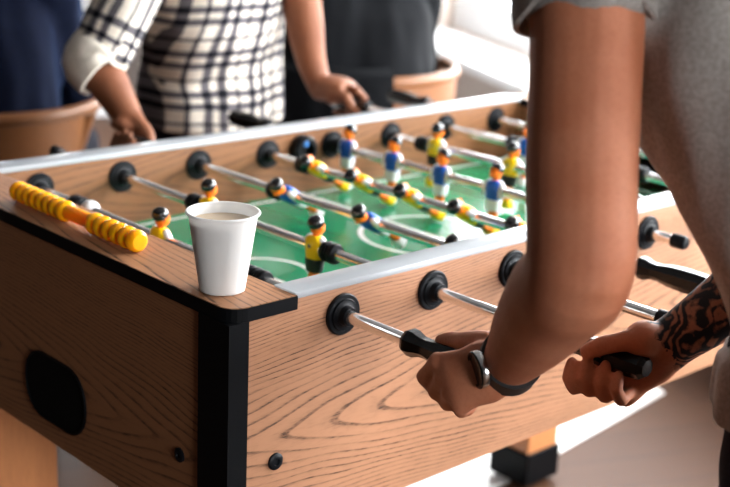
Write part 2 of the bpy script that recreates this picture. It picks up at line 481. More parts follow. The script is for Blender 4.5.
# near and far long sides
bm = NB(); box(bm, (.002, 0, -H), (L - .002, .034, -.0165)); box(bm, (.094, .0003, -.018), (L - .094, .0337, -.004)); obj('side_panel', bm, M['oak_side'], T, False, origin=(0, 0, 0))
bm = NB(); box(bm, (.002, W, -H), (L - .002, TW, -.0165)); box(bm, (.094, W + .0003, -.018), (L - .094, TW - .0003, -.004)); obj('side_panel', bm, M['oak_far'], T, False, origin=(0, 0, 0))
bm = NB(); box(bm, (.091, -.001, -.005), (L - .091, .037, .003), .0015); obj('top_rail', bm, M['rail'], T)
bm = NB(); box(bm, (.091, W - .003, -.005), (L - .091, TW + .001, .003), .0015); obj('top_rail', bm, M['rail'], T)
# end panels with a goal return hole
def rrect(cx, cy, w, h, r, n=6):
    o = []
    for sx, sy, a0 in ((1, 1, 0), (-1, 1, 90), (-1, -1, 180), (1, -1, 270)):
        for k in range(n + 1):
            a = math.radians(a0 + 90 * k / n)
            o.append((cx + sx * (w / 2 - r) + r * math.cos(a), cy + sy * (h / 2 - r) + r * math.sin(a)))
    return o
for xa, xb, sg in ((0., .02, -1), (L - .02, L, 1)):
    bm = NB(); box(bm, (xa, .001, -H), (xb, TW - .001, -.0165)); ep = obj('end_panel', bm, M['oak_end'], T, False, origin=(0, 0, 0))
    xo = xa if sg < 0 else xb
    bm = NB(); o1 = rrect(.375, -.222, .150, .092, .042)
    prism(bm, o1, min(xo, xo + sg * .0012), max(xo, xo + sg * .0012), 'x'); hl = obj('return_hole', bm, M['hole'], ep, False)
    bm = NB()
    c0 = rrect(.375, -.222, .153, .095, .0435); c1 = rrect(.375, -.222, .148, .090, .041)
    loft(bm, [[V((xo, *q)) for q in c0], [V((xo + sg * .003, *q)) for q in c0], [V((xo + sg * .003, *q)) for q in c1], [V((xo, *q)) for q in c1]], cap=False, closed=True)
    obj('hole_rim', bm, M['black_trim'], ep)
    bm = NB(); lathe(bm, (xo, .092, -.205), (sg, 0, 0), [(0, .009), (.002, .009), (.003, .0075), (.003, .004), (.0015, .0035)]); obj('bolt', bm, M['rubber'], ep)
    bm = NB(); lathe(bm, (xo, .648, -.205), (sg, 0, 0), [(0, .009), (.002, .009), (.003, .0075), (.003, .004), (.0015, .0035)]); obj('bolt', bm, M['rubber'], ep)
    # inner end wall of the pitch with its goal mouth
    xi = .094 if sg < 0 else L - .094
    bm = NB(); y0, y1 = .034, W
    for (a, b, z0, z1) in ((y0, .26, -.125, -.016), (.44, y1, -.125, -.016), (.26, .44, -.04, -.016)):
        box(bm, (min(xi, xi + sg * .012), a, z0), (max(xi, xi + sg * .012), b, z1))
    obj('goal_wall', bm, M['oak_far'], T, False, origin=(0, 0, 0))
    bm = NB(); box(bm, (min(xi + sg * .05, xi + sg * .052), .25, -.125), (max(xi + sg * .05, xi + sg * .052), .45, -.016)); obj('goal_back', bm, M['hole'], T, False)
    # ledge: wood top face with black edge band
    def led(inset, r):
        xs0, xs1 = (-.002 + inset, .093) if sg < 0 else (L - .093, L + .002 - inset)
        ya, yb = -.003 + inset, TW + .003 - inset
        def arc(cx, cy, a0):
            return [(cx + r * math.cos(math.radians(a0 + 15 * k)), cy + r * math.sin(math.radians(a0 + 15 * k))) for k in range(7)]
        if sg < 0:
            return [(xs1, ya), (xs1, yb)] + arc(xs0 + r, yb - r, 90) + arc(xs0 + r, ya + r, 180)
        return [(xs0, yb), (xs0, ya)] + arc(xs1 - r, ya + r, 270) + arc(xs1 - r, yb - r, 0)
    bm = NB(); prism(bm, led(0.0, .024), -.0165, -.0006); lg = obj('edge_band', bm, M['black_trim'], T, False)
    bm = NB(); prism(bm, led(.0012, .0228), -.003, .0003); obj('ledge', bm, M['oak_ledge'], T, False, origin=(0, 0, 0))
# black corner guards
for cx, sx in ((0, 1), (L, -1)):
    for cy, sy in ((0, 1), (TW, -1)):
        bm = NB()
        o = [(-.0035, -.0035), (.024, -.0035), (.024, .016), (.016, .016), (.016, .053), (-.0035, .053)]
        prism(bm, [(cx + sx * p[0], cy + sy * p[1]) for p in o], -H - .002, -.0160)
        obj('corner_guard', bm, M['black_trim'], T, False)
# pitch, its lines, bottom board
bm = NB(); box(bm, (.106, .034, -.125), (L - .106, W, -.118)); pf = obj('playfield', bm, M['field'], T, False)
bm = NB(); box(bm, (.02, .034, -H + .01), (L - .02, W, -H + .022)); obj('bottom_board', bm, M['oak_far'], T, False)
def ringline(bm, c, r, a0, a1, w=.009, n=48, z=-.1178):
    vs = []
    for k in range(n + 1):
        a = math.radians(a0 + (a1 - a0) * k / n)
        vs.append((bm.verts.new((c[0] + (r - w / 2) * math.cos(a), c[1] + (r - w / 2) * math.sin(a), z)), bm.verts.new((c[0] + (r + w / 2) * math.cos(a), c[1] + (r + w / 2) * math.sin(a), z))))
    for i in range(n): bm.faces.new((vs[i][0], vs[i][1], vs[i + 1][1], vs[i + 1][0]))
def lineq(bm, x0, y0, x1, y1, z=-.1178):
    bm.faces.new([bm.verts.new(p) for p in ((x0, y0, z), (x1, y0, z), (x1, y1, z), (x0, y1, z))])
bm = NB(); lw = .009; cy = .367
ringline(bm, (L / 2, cy), .115, 0, 360, lw); lineq(bm, L / 2 - lw / 2, .036, L / 2 + lw / 2, W - .002)
for s in (0, 1):
    m = (lambda x: x) if s == 0 else (lambda x: L - x)
    for x0, x1, y0, y1 in ((.13, .34, .20, .534),):
        for q in ((x1 - lw, x1, y0, y1), (x0, x1, y0, y0 + lw), (x0, x1, y1 - lw, y1)): lineq(bm, m(q[0]), q[2], m(q[1]), q[3])
    for q in ((.205, .214, .27, .464), (.13, .214, .27, .279), (.13, .214, .455, .464)): lineq(bm, m(q[0]), q[2], m(q[1]), q[3])
    ringline(bm, (m(.335), cy), .075, -90 if s == 0 else 90, 90 if s == 0 else 270, lw)
lineq(bm, .13, .05, .139, .684); lineq(bm, L - .139, .05, L - .13, .684); lineq(bm, .13, .05, L - .13, .059); lineq(bm, .13, .675, L - .13, .684)
obj('pitch_marking', bm, M['line'], pf, False)
# bearings
def bearing(x, y, sg, z=-.0375):
    bm = NB()
    lathe(bm, (x, y, z), (0, sg, 0), [(0, .0255), (.003, .0255), (.0045, .024), (.0045, .0200), (.0065, .0190), (.0065, .0140), (.0075, .0125), (.013, .0115), (.0145, .0108), (.0145, .0084), (.006, .0080)], 32)
    return obj('rod_bearing', bm, M['rubber'], T)
RX = [.164 + .15 * i for i in range(8)]
for x in RX:
    bearing(x, 0., -1); bearing(x, .034, 1); bearing(x, W, -1); bearing(x, TW, 1)
# side bolts
for x in (.068, L - .068):
    for y, sg in ((0., -1), (TW, 1)):
        bm = NB(); lathe(bm, (x, y, -.198), (0, sg, 0), [(0, .0105), (.002, .0105), (.0035, .009), (.004, .0055), (.004, .0045), (.002, .004)], 24); obj('bolt', bm, M['rubber'], T)
# ball serving cup on the far wall
bm = NB(); lathe(bm, (.689, W, -.036), (0, -1, 0), [(0, .026), (.016, .026), (.021, .022), (.021, .016), (.008, .013)], 28); sv = obj('serving_cup', bm, M['rubber'], T)
bm = NB(); lathe(bm, (.684, W - .0205, -.024), (0, -1, 0), [(0, .0060), (.002, .0050), (.003, .002)], 16); obj('cup_dish', bm, M['blue_dish'], sv)
# legs with black boots
for x in (.030, L - .086 - .0):
    for y in (.022, .605):
        bm = NB(); box(bm, (x, y, FZ + .07), (x + .10, y + .10, -H), .002); lg = obj('leg', bm, M['oak_leg'], T, False)
        bm = NB(); box(bm, (x - .006, y - .006, FZ + .01), (x + .106, y + .106, FZ + .087), .004); bt = obj('boot', bm, M['black_trim'], lg, False)
        bm = NB(); lathe(bm, (x + .05, y + .05, FZ), (0, 0, 1), [(0, .035), (.012, .035), (.02, .03)]); obj('leveller', bm, M['rubber'], lg)

# ------------------------------------------------------------------ rods
def figure(rod, team, y, tilt):
    """one table-football player; local frame: faces +x, head up, then turned by tilt about the rod"""
    face = 1 if team == 'yellow' else -1
    x, yy, z = rod.location.x, y, rod.location.z
    R = Matrix.Translation((x, yy, z)) @ Matrix.Rotation(tilt, 4, 'Y') @ Matrix.Rotation(0 if face > 0 else PI, 4, 'Z')
    def put(name, bm, mat, par):
        xf(bm, R); return obj(name, bm, mat, par)
    X, Y, Z = V((1, 0, 0)), V((0, 1, 0)), V((0, 0, 1))
    def stack(rs, p=.8, n=16):
        bm = NB(); loft(bm, [ering((cx, 0, zz), X, Y, rx, ry, n, p) for zz, cx, rx, ry in rs]); return bm
    # head, neck, arms' hands, legs (skin)
    bm = stack([(-.060, 0., .006, .0088), (-.056, 0., .0055, .008), (-.045, -.001, .0058, .0088), (-.030, .0, .0065, .0095), (-.01, 0, .008, .010), (.008, 0, .008, .010), (.013, 0, .006, .006), (.019, .0005, .0058, .0058), (.0200, .001, .0080, .0076), (.024, .0018, .0104, .0093), (.031, .001, .0111, .0100), (.0365, .0, .0103, .0096), (.0405, -.0005, .0066, .0062), (.0417, -.0005, .002, .002)], 1.)
    ball(bm, (.0124, 0, .028), .0024, (1, .8, 1.3), 8, 6)
    for s in (-1, 1): ball(bm, (0, s * .0100, .0285), .0024, (.8, .6, 1.2), 8, 6)
    
    f = put('player_figure', bm, M['fig_skin'], rod)
    # hair cap
    bm = NB(); ball(bm, (-.002, 0, .0345), .0124, (1., .93, .86), 16, 10)
    bmesh.ops.bisect_plane(bm, geom=bm.verts[:] + bm.edges[:] + bm.faces[:], plane_co=V((.0045, 0, .0322)), plane_no=V((.75, 0, -.66)), clear_outer=True)
    bmesh.ops.holes_fill(bm, edges=bm.edges)
    put('hair', bm, M['fig_hair'], f)
    # jersey
    bm = stack([(-.016, 0, .0105, .0135), (-.008, 0, .0115, .0130), (.003, .0005, .0122, .0145), (.010, 0, .0118, .0155), (.0145, 0, .009, .0125), (.0165, 0, .006, .007)], .75)
    put('jersey', bm, M['fig_yellow' if team == 'yellow' else 'fig_blue'], f)
    # sleeves running down to the rod
    if team == 'yellow' and abs(tilt) < .3:
        bm = NB(); lathe(bm, (-.0112, 0, .003), (-1, 0, 0), [(0, .0030), (.0012, .0030), (.0012, .0016), (.0008, .0016)], 14); put('number_badge', bm, M['grey_badge'], f)
    bm = NB()
    for s in (-1, 1):
        tube(bm, [(0, s * .0125, .0115), (.0015, s * .0170, .006), (.0025, s * .0185, -.002), (.004, s * .0165, -.0085)], [.0052, .0058, .0058, .0046], 12, V((1, 0, 0)))
    put('sleeve', bm, M['fig_white'], f)
    bm = stack([(-.034, 0, .0088, .0115), (-.030, 0, .0102, .0128), (-.020, 0, .0108, .0138), (-.0155, 0, .0112, .0140), (-.0145, 0, .0100, .0130)], .75)
    put('shorts', bm, M['fig_black' if team == 'yellow' else 'fig_white'], f)
    bm = stack([(-.0740, .002, .0085, .0105), (-.0725, .002, .0100, .0118), (-.066, .001, .0100, .0118), (-.060, .0, .0078, .0105), (-.0585, 0., .0070, .0098)], .6)
    put('boot', bm, M['fig_yellow' if team == 'yellow' else 'fig_white'], f)
    return f

def handle_bm(x, z, y0, y1):
    """eight-sided black grip, flared at the table end"""
    bm = NB(); s = 1 if y1 > y0 else -1; Lh = abs(y1 - y0)
    pr = [(0, .0085), (.001, .0135), (.006, .0160), (.014, .0158), (.024, .0122), (.034, .0118), (.052, .0150), (.075, .0165), (.100, .0160), (.116, .0145), (.122, .010), (.1225, .004)]
    pr = [(t * Lh / .1225, r) for t, r in pr]
    a, b = V((1, 0, 0)), V((0, 0, 1))
    a, b = (a * math.cos(.39) + b * math.sin(.39)), (b * math.cos(.39) - a * math.sin(.39))
    loft(bm, [ering((x, y0 + s * t, z), a, b, r, r, 8) for t, r in pr]); return bm

GRP = 'chromed player rods across the foosball table'
def make_rod(i, label, team, ya, yb, men, tilt, grip, bumps, collar=None):
    x, z = RX[i], -.0375
    rod = thing('player_rod', (x, W / 2, z), label, 'player rod', GRP)
    bm = NB(); cyl(bm, (x, ya, z), (x, yb, z), .0077, 20); obj('shaft', bm, M['chrome'], rod)
    for y in men: figure(rod, team, y, tilt)
    for y in bumps:
        bm = NB(); lathe(bm, (x, y - .013, z), (0, 1, 0), [(0, .0085), (.001, .0130), (.005, .0146), (.009, .0138), (.010, .0118), (.013, .0142), (.016, .0118), (.017, .0138), (.021, .0146), (.025, .0130), (.026, .0085)], 20); obj('bumper', bm, M['rubber'], rod)
    if collar is not None:
        bm = NB(); lathe(bm, (x, collar - .012, z), (0, 1, 0), [(0, .007), (.0015, .011), (.005, .0138), (.011, .0146), (.017, .0135), (.022, .0105), (.024, .007)], 20); obj('collar', bm, M['white_plastic'], rod)
    if grip == 'near':
        obj('handle', handle_bm(x, z, ya + .005, ya - .1175), M['handle'], rod, flat_angle=20)
        cap = (yb, 1)
    else:
        obj('handle', handle_bm(x, z, yb - .005, yb + .1175), M['handle'], rod, flat_angle=20)
        cap = (ya, -1)
    bm = NB(); lathe(bm, (x, cap[0] - cap[1] * .006, z), (0, cap[1], 0), [(0, .0082), (.001, .0105), (.019, .0105), (.023, .008), (.024, .003)], 20); obj('end_cap', bm, M['rubber'], rod)
    return rod
A = math.radians
make_rod(0, 'first rod from the oak ledge, its handle held by the hand wearing the watch', 'yellow', -.113, .805, [.373], A(4), 'near', [.585, .181, .154], .553)
make_rod(1, 'second rod from the oak ledge, with two upright yellow players in black shorts', 'yellow', -.207, .90, [.466, .222], A(2), 'near', [.498, .19])
make_rod(2, 'third rod from the oak ledge, with blue players tipped over, heads towards the ledge', 'blue', -.238, .80, [.458, .27, .082], A(-58), 'far', [.492, .049])
make_rod(3, 'rod carrying a row of yellow players tipped over with pale boots showing', 'yellow', -.098, .80, [.564, .450, .336, .220, .106], A(-58), 'near', [.60, .070])
make_rod(4, 'rod carrying a row of upright blue players in the middle of the table', 'blue', -.052, .885, [.655, .537, .419, .299, .181], A(3), 'far', [.686, .147])
make_rod(5, 'rod with upright yellow players beyond the row of blue ones', 'yellow', -.11, .79, [.579, .395, .211], A(6), 'near', [.612, .178])
make_rod(6, 'second rod from the far end, with blue players half hidden by the raised arm', 'blue', -.06, .925, [.486, .262], A(3), 'far', [.52, .228])
make_rod(7, 'last rod at the far end of the table, bare shaft showing beside the arm', 'blue', -.06, .90, [.37], A(3), 'far', [.57, .17])

# ------------------------------------------------------------------ score counter and cup
sc_ = thing('score_counter', (.037, .38, .0), 'yellow ribbed bead score counter lying along the oak ledge', 'score counter')
bm = NB(); tube(bm, [(.0375, .250, .0143), (.0375, .53, .0143)], .0102, 14); obj('spindle', bm, M['yellow_plastic'], sc_)
def bead(y, pitch):
    bm = NB(); h = pitch / 2
    lathe(bm, (.0375, y - h, .0143), (0, 1, 0), [(0, .0098), (.0008, .0108), (h * .35, .0131), (h * .7, .0141), (h, .0143), (h * 1.3, .0141), (h * 1.65, .0131), (2 * h - .0008, .0108), (2 * h, .0098)], 24)
    return bm
b0 = obj('bead', bead(.5250, .0172), M['yellow_plastic'], sc_, origin=(.0375, .5250, .0143))
ybs = [.5250 - .0172 * k for k in range(1, 8)] + [.331 - .0185 * k for k in range(6)]
for y in ybs:
    c = b0.copy(); link(c); c.parent = sc_; c.location = (b0.location.x, y - .38, b0.location.z)

cup = thing('paper_cup', (.0370, .0635, .0006), 'white paper cup of milky coffee standing on the near corner of the oak ledge', 'paper cup')
cx, cy_ = .0370, .0635; hz = .0925
bm = NB()
pr = [(.0045, .0240), (.0006, .0252), (.0010, .0258), (.004, .0262), (hz - .004, .0388)]
for k in range(9):
    a = PI * 1.5 + 0 + 2 * PI * k / 9 * .92
    pr.append((hz - .0018 + .0019 * math.sin(a), .0402 + .0019 * math.cos(a)))
pr += [(hz - .005, .0380), (.012, .0262), (.011, .0)]
lathe(bm, (cx, cy_, 0), (0, 0, 1), pr, 56, cap=True); obj('cup_wall', bm, M['paper'], cup, flat_angle=60)
bm = NB(); lathe(bm, (cx, cy_, 0), (0, 0, 1), [(.078, .0), (.0800, .0357), (.0803, .0358), (.0803, .0)], 48); obj('coffee', bm, M['coffee'], cup)

# ------------------------------------------------------------------ people
def rot_about(v, ax, a): return Matrix.Rotation(a, 3, ax) @ v

def lerp(a, b, t): return a + (b - a) * t

def hand(bm, Gp, N, T, side, ax, kdir, phis=(38, 100, 160, 212), R=(.030, .036, .030, .027), spread=.0185, s0=0., hs=1., rr=.0088, twist=7., wr=None):
    """fist closed round a bar. Gp grip centre on bar axis ax; N from bar to back of hand; T from wrist to knuckles (both unit);
    side +1 right, -1 left. Returns wrist centre."""
    N = N.normalized(); T = (T - N * T.dot(N)).normalized()
    K = T.cross(N) * side                          # index -> little
    ax = V(ax).normalized()
    if ax.dot(K) < 0: ax = -ax                     # ax runs index -> little
    N2 = (N - ax * N.dot(ax)).normalized()
    e2 = ax.cross(N2)
    if e2.dot(T) < 0: e2 = -e2                     # the way the fingers turn
    cyl_ = lambda s, ph, r: Gp + ax * s + (N2 * math.cos(math.radians(ph)) + e2 * math.sin(math.radians(ph))) * r
    lens = (1.0, 1.06, 1.0, .86)
    kn = []
    for i in range(4):
        s = s0 + (i - 1.5) * spread * hs
        tw = (i - 1.5) * twist
        l = lens[i]
        J = [cyl_(s, phis[0] + tw, R[0] + .002), cyl_(s + .001, phis[0] + tw + (phis[1] - phis[0]) * l, R[1]), cyl_(s + .002, phis[0] + tw + (phis[2] - phis[0]) * l, R[2]), cyl_(s + .003, phis[0] + tw + (phis[3] - phis[0]) * l, R[3])]
        kn.append(J[0])
        mid = [J[0], lerp(J[0], J[1], .5), J[1], lerp(J[1], J[2], .5), J[2], lerp(J[2], J[3], .55), J[3]]
        c = sum((J[k] for k in range(4)), V()) * .25
        r = rr * (1.0, 1.02, .98, .88)[i] * hs
        tube(bm, mid, [r * 1.12, r * .98, r * 1.06, r * .92, r * .96, r * .88, r * .74], 12, ax)
    kc = (kn[0] + kn[3]) * .5
    kc2 = (kn[1] + kn[2]) * .5
    kx = (kn[3] - kn[0]).normalized()
    wrist = kc - T * .088 * hs + N * .004
    if wr is not None: wrist = V(wr); T = (kc - wrist).normalized(); N = (N - T * N.dot(T)).normalized(); K = T.cross(N) * side
    # palm / back of hand
    Kp = K
    rings = []
    for t, w, th, nn in ((0., .029, .0215, 0.), (.22, .031, .021, .001), (.45, .037, .0195, .003), (.7, .041, .0180, .004), (.9, .0415, .0165, .002), (1.03, .040, .0125, -.002)):
        c = lerp(wrist, kc2, t) + N * nn
        a = lerp(Kp, kx, t).normalized(); d = (kc2 - wrist).normalized(); a = (a - d * a.dot(d)).normalized(); b = d.cross(a)
        rings.append(ering(c, a, b, w * hs, th * hs, 18, .85))
    loft(bm, rings)
    # knuckle heads
    for i in range(4): ball(bm, kn[i] + N * .001, .0098 * hs)
    # thumb: leaves the index side of the palm near the wrist and lies along the bar
    cmc = wrist + T * .020 - K * .020 - N * .010
    mcp = cyl_(s0 - .034, -40, .029)
    ip = cyl_(s0 - .050, -88, .0245); tip = cyl_(s0 - .068, -108, .0240)
    tube(bm, [cmc, lerp(cmc, mcp, .5) + N * .003, mcp, lerp(mcp, ip, .5), ip, lerp(ip, tip, .6), tip], [.0165, .0160, .0128, .0112, .0115, .0105, .0085], 14, N)
    ball(bm, lerp(cmc, mcp, .5) - N * .004, .0175, (1, 1, 1))
    return wrist, N, T, K

def fist(bm, J, TH, wr, Nref, rr=.0088, th=1.):
    """closed hand from measured joints: J four fingers of knuckle, middle, end joint and tip; TH the thumb; Nref roughly the back of the hand"""
    J = [[V(p) for p in f] for f in J]; TH = [V(p) for p in TH]; wr = V(wr)
    for f, k in zip(J, (1.0, 1.03, .99, .88)):
        r = rr * k
        mid = [f[0], lerp(f[0], f[1], .5), f[1], lerp(f[1], f[2], .5), f[2], lerp(f[2], f[3], .55), f[3]]
        tube(bm, mid, [r * 1.16, r * 1.0, r * 1.08, r * .94, r * .97, r * .90, r * .78], 14)
    kc = (J[1][0] + J[2][0]) * .5; kx = (J[3][0] - J[0][0]); kw = kx.length * .5 + .0085; kx.normalize()
    T = (kc - wr).normalized(); kx = (kx - T * kx.dot(T)).normalized(); N = kx.cross(T)
    if N.dot(V(Nref)) < 0: N = -N
    rings = []
    for t, w, h, nn in ((-.06, .0285, .0215, 0.), (.12, .0295, .0215, .001), (.35, .6 * kw + .0125, .0205, .002), (.65, .9 * kw, .0190, .002), (.88, kw, .0165, .001), (1.02, kw * .98, .0125, -.001)):
        rings.append(ering(lerp(wr, kc, t) + N * nn, kx, N, w, h * th, 20, .85))
    loft(bm, rings)
    for f in J: ball(bm, f[0] + N * .0012, .0102)
    tube(bm, [lerp(wr, TH[0], .5), TH[0], lerp(TH[0], TH[1], .5), TH[1], lerp(TH[1], TH[2], .5), TH[2], lerp(TH[2], TH[3], .6), TH[3]], [.016, .0165, .0152, .0124, .0108, .0112, .0100, .0080], 14)
    return T, N, kx

def limb(bm, pts, rad, k=5, n=20, flat=1.0, hint=V((0, 0, 1))):
    tube(bm, catmull(pts, k), catr(rad, k), n, hint, flat=flat)

def head(bm, c, fwd, up, s=1.):
    f = V(fwd).normalized(); u = (V(up) - f * V(up).dot(f)).normalized(); r = f.cross(u)
    P = lambda a, b, d: V(c) + (r * a + f * b + u * d) * s
    rings = []
    for z, cy, rx, ry in ((-.118, .030, .022, .026), (-.108, .030, .040, .050), (-.085, .018, .056, .072), (-.05, .006, .066, .086), (-.01, 0, .073, .094), (.03, -.004, .076, .098), (.065, -.008, .070, .090), (.095, -.010, .050, .066), (.112, -.010, .022, .03)):
        rings.append(ering(P(0, cy, z), r, f, rx * s, ry * s, 24))
    loft(bm, rings)
    tube(bm, [P(0, .088, .005), P(0, .100, -.022), P(0, .110, -.040)], [.008 * s, .010 * s, .014 * s], 10)
    for sd in (-1, 1):
        ball(bm, P(sd * .010, .100, -.043), .009 * s); ball(bm, P(sd * .074, -.012, -.018), .03 * s, (.35, .55, 1.), M=Matrix((( r.x, f.x, u.x, 0), (r.y, f.y, u.y, 0), (r.z, f.z, u.z, 0), (0, 0, 0, 1))))
        tube(bm, [P(sd * .012, .092, .022), P(sd * .030, .089, .026), P(sd * .048, .074, .020)], .008 * s, 8)
        tube(bm, [P(sd * .030, .075, -.022), P(sd * .050, .058, -.028)], .016 * s, 8)
    tube(bm, [P(-.024, .080, -.068), P(0, .092, -.064), P(.024, .080, -.068)], .0065 * s, 8)
    tube(bm, [P(-.020, .080, -.078), P(0, .090, -.079), P(.020, .080, -.078)], .0075 * s, 8)
    ball(bm, P(0, .072, -.108), .02 * s)
    return P

def eyes(P, s, par):
    for sd in (-1, 1):
        bm = NB(); ball(bm, P(sd * .032, .0765, .002), .0120 * s, u=14, v=10); e = obj('eye', bm, M['eye'], par)
        bm = NB(); ball(bm, P(sd * .032, .0840, .001), .0066 * s, u=12, v=8); obj('iris', bm, M['iris'], e)

def hair(P, c, s, mat, par, long=False):
    bm = NB(); rings = []
    def rg(z, cy, rx, ry):
        o = P(0, cy, z); ax = (P(1, 0, 0) - P(0, 0, 0)).normalized(); ay = (P(0, 1, 0) - P(0, 0, 0)).normalized()
        return ering(o, ax, ay, rx * s, ry * s, 28)
    for z, cy, rx, ry in ((-.07 if not long else -.16, -.055, .052, .045), (-.04, -.045, .066, .062), (-.005, -.035, .077, .074), (.03, -.018, .084, .094), (.065, -.010, .080, .100), (.098, -.010, .062, .080), (.122, -.010, .028, .038)):
        rings.append(rg(z, cy, rx, ry))
    loft(bm, rings); bm = remesh(bm, .008, 3)
    for v in bm.verts: v.co += v.normal * (noise.noise(v.co * 60) * .004)
    return obj('hair', bm, mat, par)

def torso_rings(spine, ax0, ax1, dims, n=28, p=.9):
    """spine points bottom->top; side axis blends ax0->ax1; dims list (hw, hd)"""
    out = []; m = len(spine)
    for i in range(m):
        d = (spine[min(i + 1, m - 1)] - spine[max(i - 1, 0)]).normalized()
        a = lerp(ax0, ax1, i / (m - 1)); a = (a - d * a.dot(d)).normalized(); b = d.cross(a)
        out.append(ering(spine[i], a, b, dims[i][0], dims[i][1], n, p))
    return out

def folds(bm, amp, fx, fz, seed=0.):
    bm.normal_update()
    for v in bm.verts:
        q = v.co
        s = noise.noise(V((q.x * fx + seed, q.y * fx, q.z * fz))) + .5 * noise.noise(V((q.x * fx * 2.1, q.y * fx * 2.1 + seed, q.z * fz * 2.)))
        v.co = q + v.normal * (amp * s)

def sleeve(bm, pts, rad, th=.003, n=24, k=5, hint=V((0, 0, 1)), wob=0.):
    """open cloth tube with thickness"""
    pts = catmull(pts, k); rad = catr(rad, k)
    rings = []; a0 = None; N = len(pts)
    outer = []; inner = []
    for i in range(N):
        d = (pts[min(i + 1, N - 1)] - pts[max(i - 1, 0)]).normalized()
        if a0 is None: a, b, _ = frame(d, hint)
        else: a = (a0 - d * a0.dot(d)).normalized(); b = d.cross(a)
        a0 = a
        def rr_(t): return rad[i] * (1 + wob * noise.noise(V((math.cos(t) * 2, math.sin(t) * 2, i * .35))))
        outer.append([pts[i] + (a * math.cos(2 * PI * j / n) + b * math.sin(2 * PI * j / n)) * rr_(2 * PI * j / n) for j in range(n)])
        inner.append([pts[i] + (a * math.cos(2 * PI * j / n) + b * math.sin(2 * PI * j / n)) * (rr_(2 * PI * j / n) - th) for j in range(n)])
    return outer, inner

def tube_cloth(bm, pts, rad, **k):
    o, i = sleeve(bm, pts, rad, **k)
    loft(bm, o + i[::-1], cap=False, closed=True); return bm

def trousers(par, hips, knees, ankles, mat, pelvis, axr, vox=.010, extra=None, dims=None):
    bm = NB()
    up = V((0, 0, 1))
    d0 = dims or ((.15, .115), (.168, .122), (.160, .115), (.152, .108))
    sp = [pelvis + up * z for z in (-.06, .0, .07, .12)]
    loft(bm, torso_rings(sp, axr, axr, d0))
    for h, k_, a in zip(hips, knees, ankles):
        limb(bm, [h, lerp(h, k_, .5), k_, lerp(k_, a, .4), a], [.092, .078, .062, .062, .052])
    bm = remesh(bm, vox, 3); folds(bm, .006, 14, 9, 2.)
    return obj('trousers', bm, mat, par)

def shoe(par, ankle, fwd):
    f = V(fwd).normalized(); r = f.cross(V((0, 0, 1))); zf = FZ
    b = V((ankle.x, ankle.y, zf))
    bm = NB(); rings = []
    for t, w, h in ((-.07, .028, .055), (-.055, .037, .07), (0., .040, .085), (.05, .042, .065), (.10, .048, .045), (.15, .046, .036), (.185, .030, .026)):
        c = b + f * t + V((0, 0, .012 + h / 2)); rings.append(ering(c, r, V((0, 0, 1)), w, h / 2, 20, .75))
    loft(bm, rings); s = obj('shoe', bm, M['shoe'], par)
    bm = NB(); rings = []
    for t, w in ((-.078, .02), (-.07, .036), (0., .040), (.05, .043), (.10, .051), (.15, .049), (.192, .026)):
        c = b + f * t + V((0, 0, .0085)); rings.append(ering(c, r, V((0, 0, 1)), w, .0085, 20, .6))
    loft(bm, rings); obj('sole', bm, M['sole'], s)

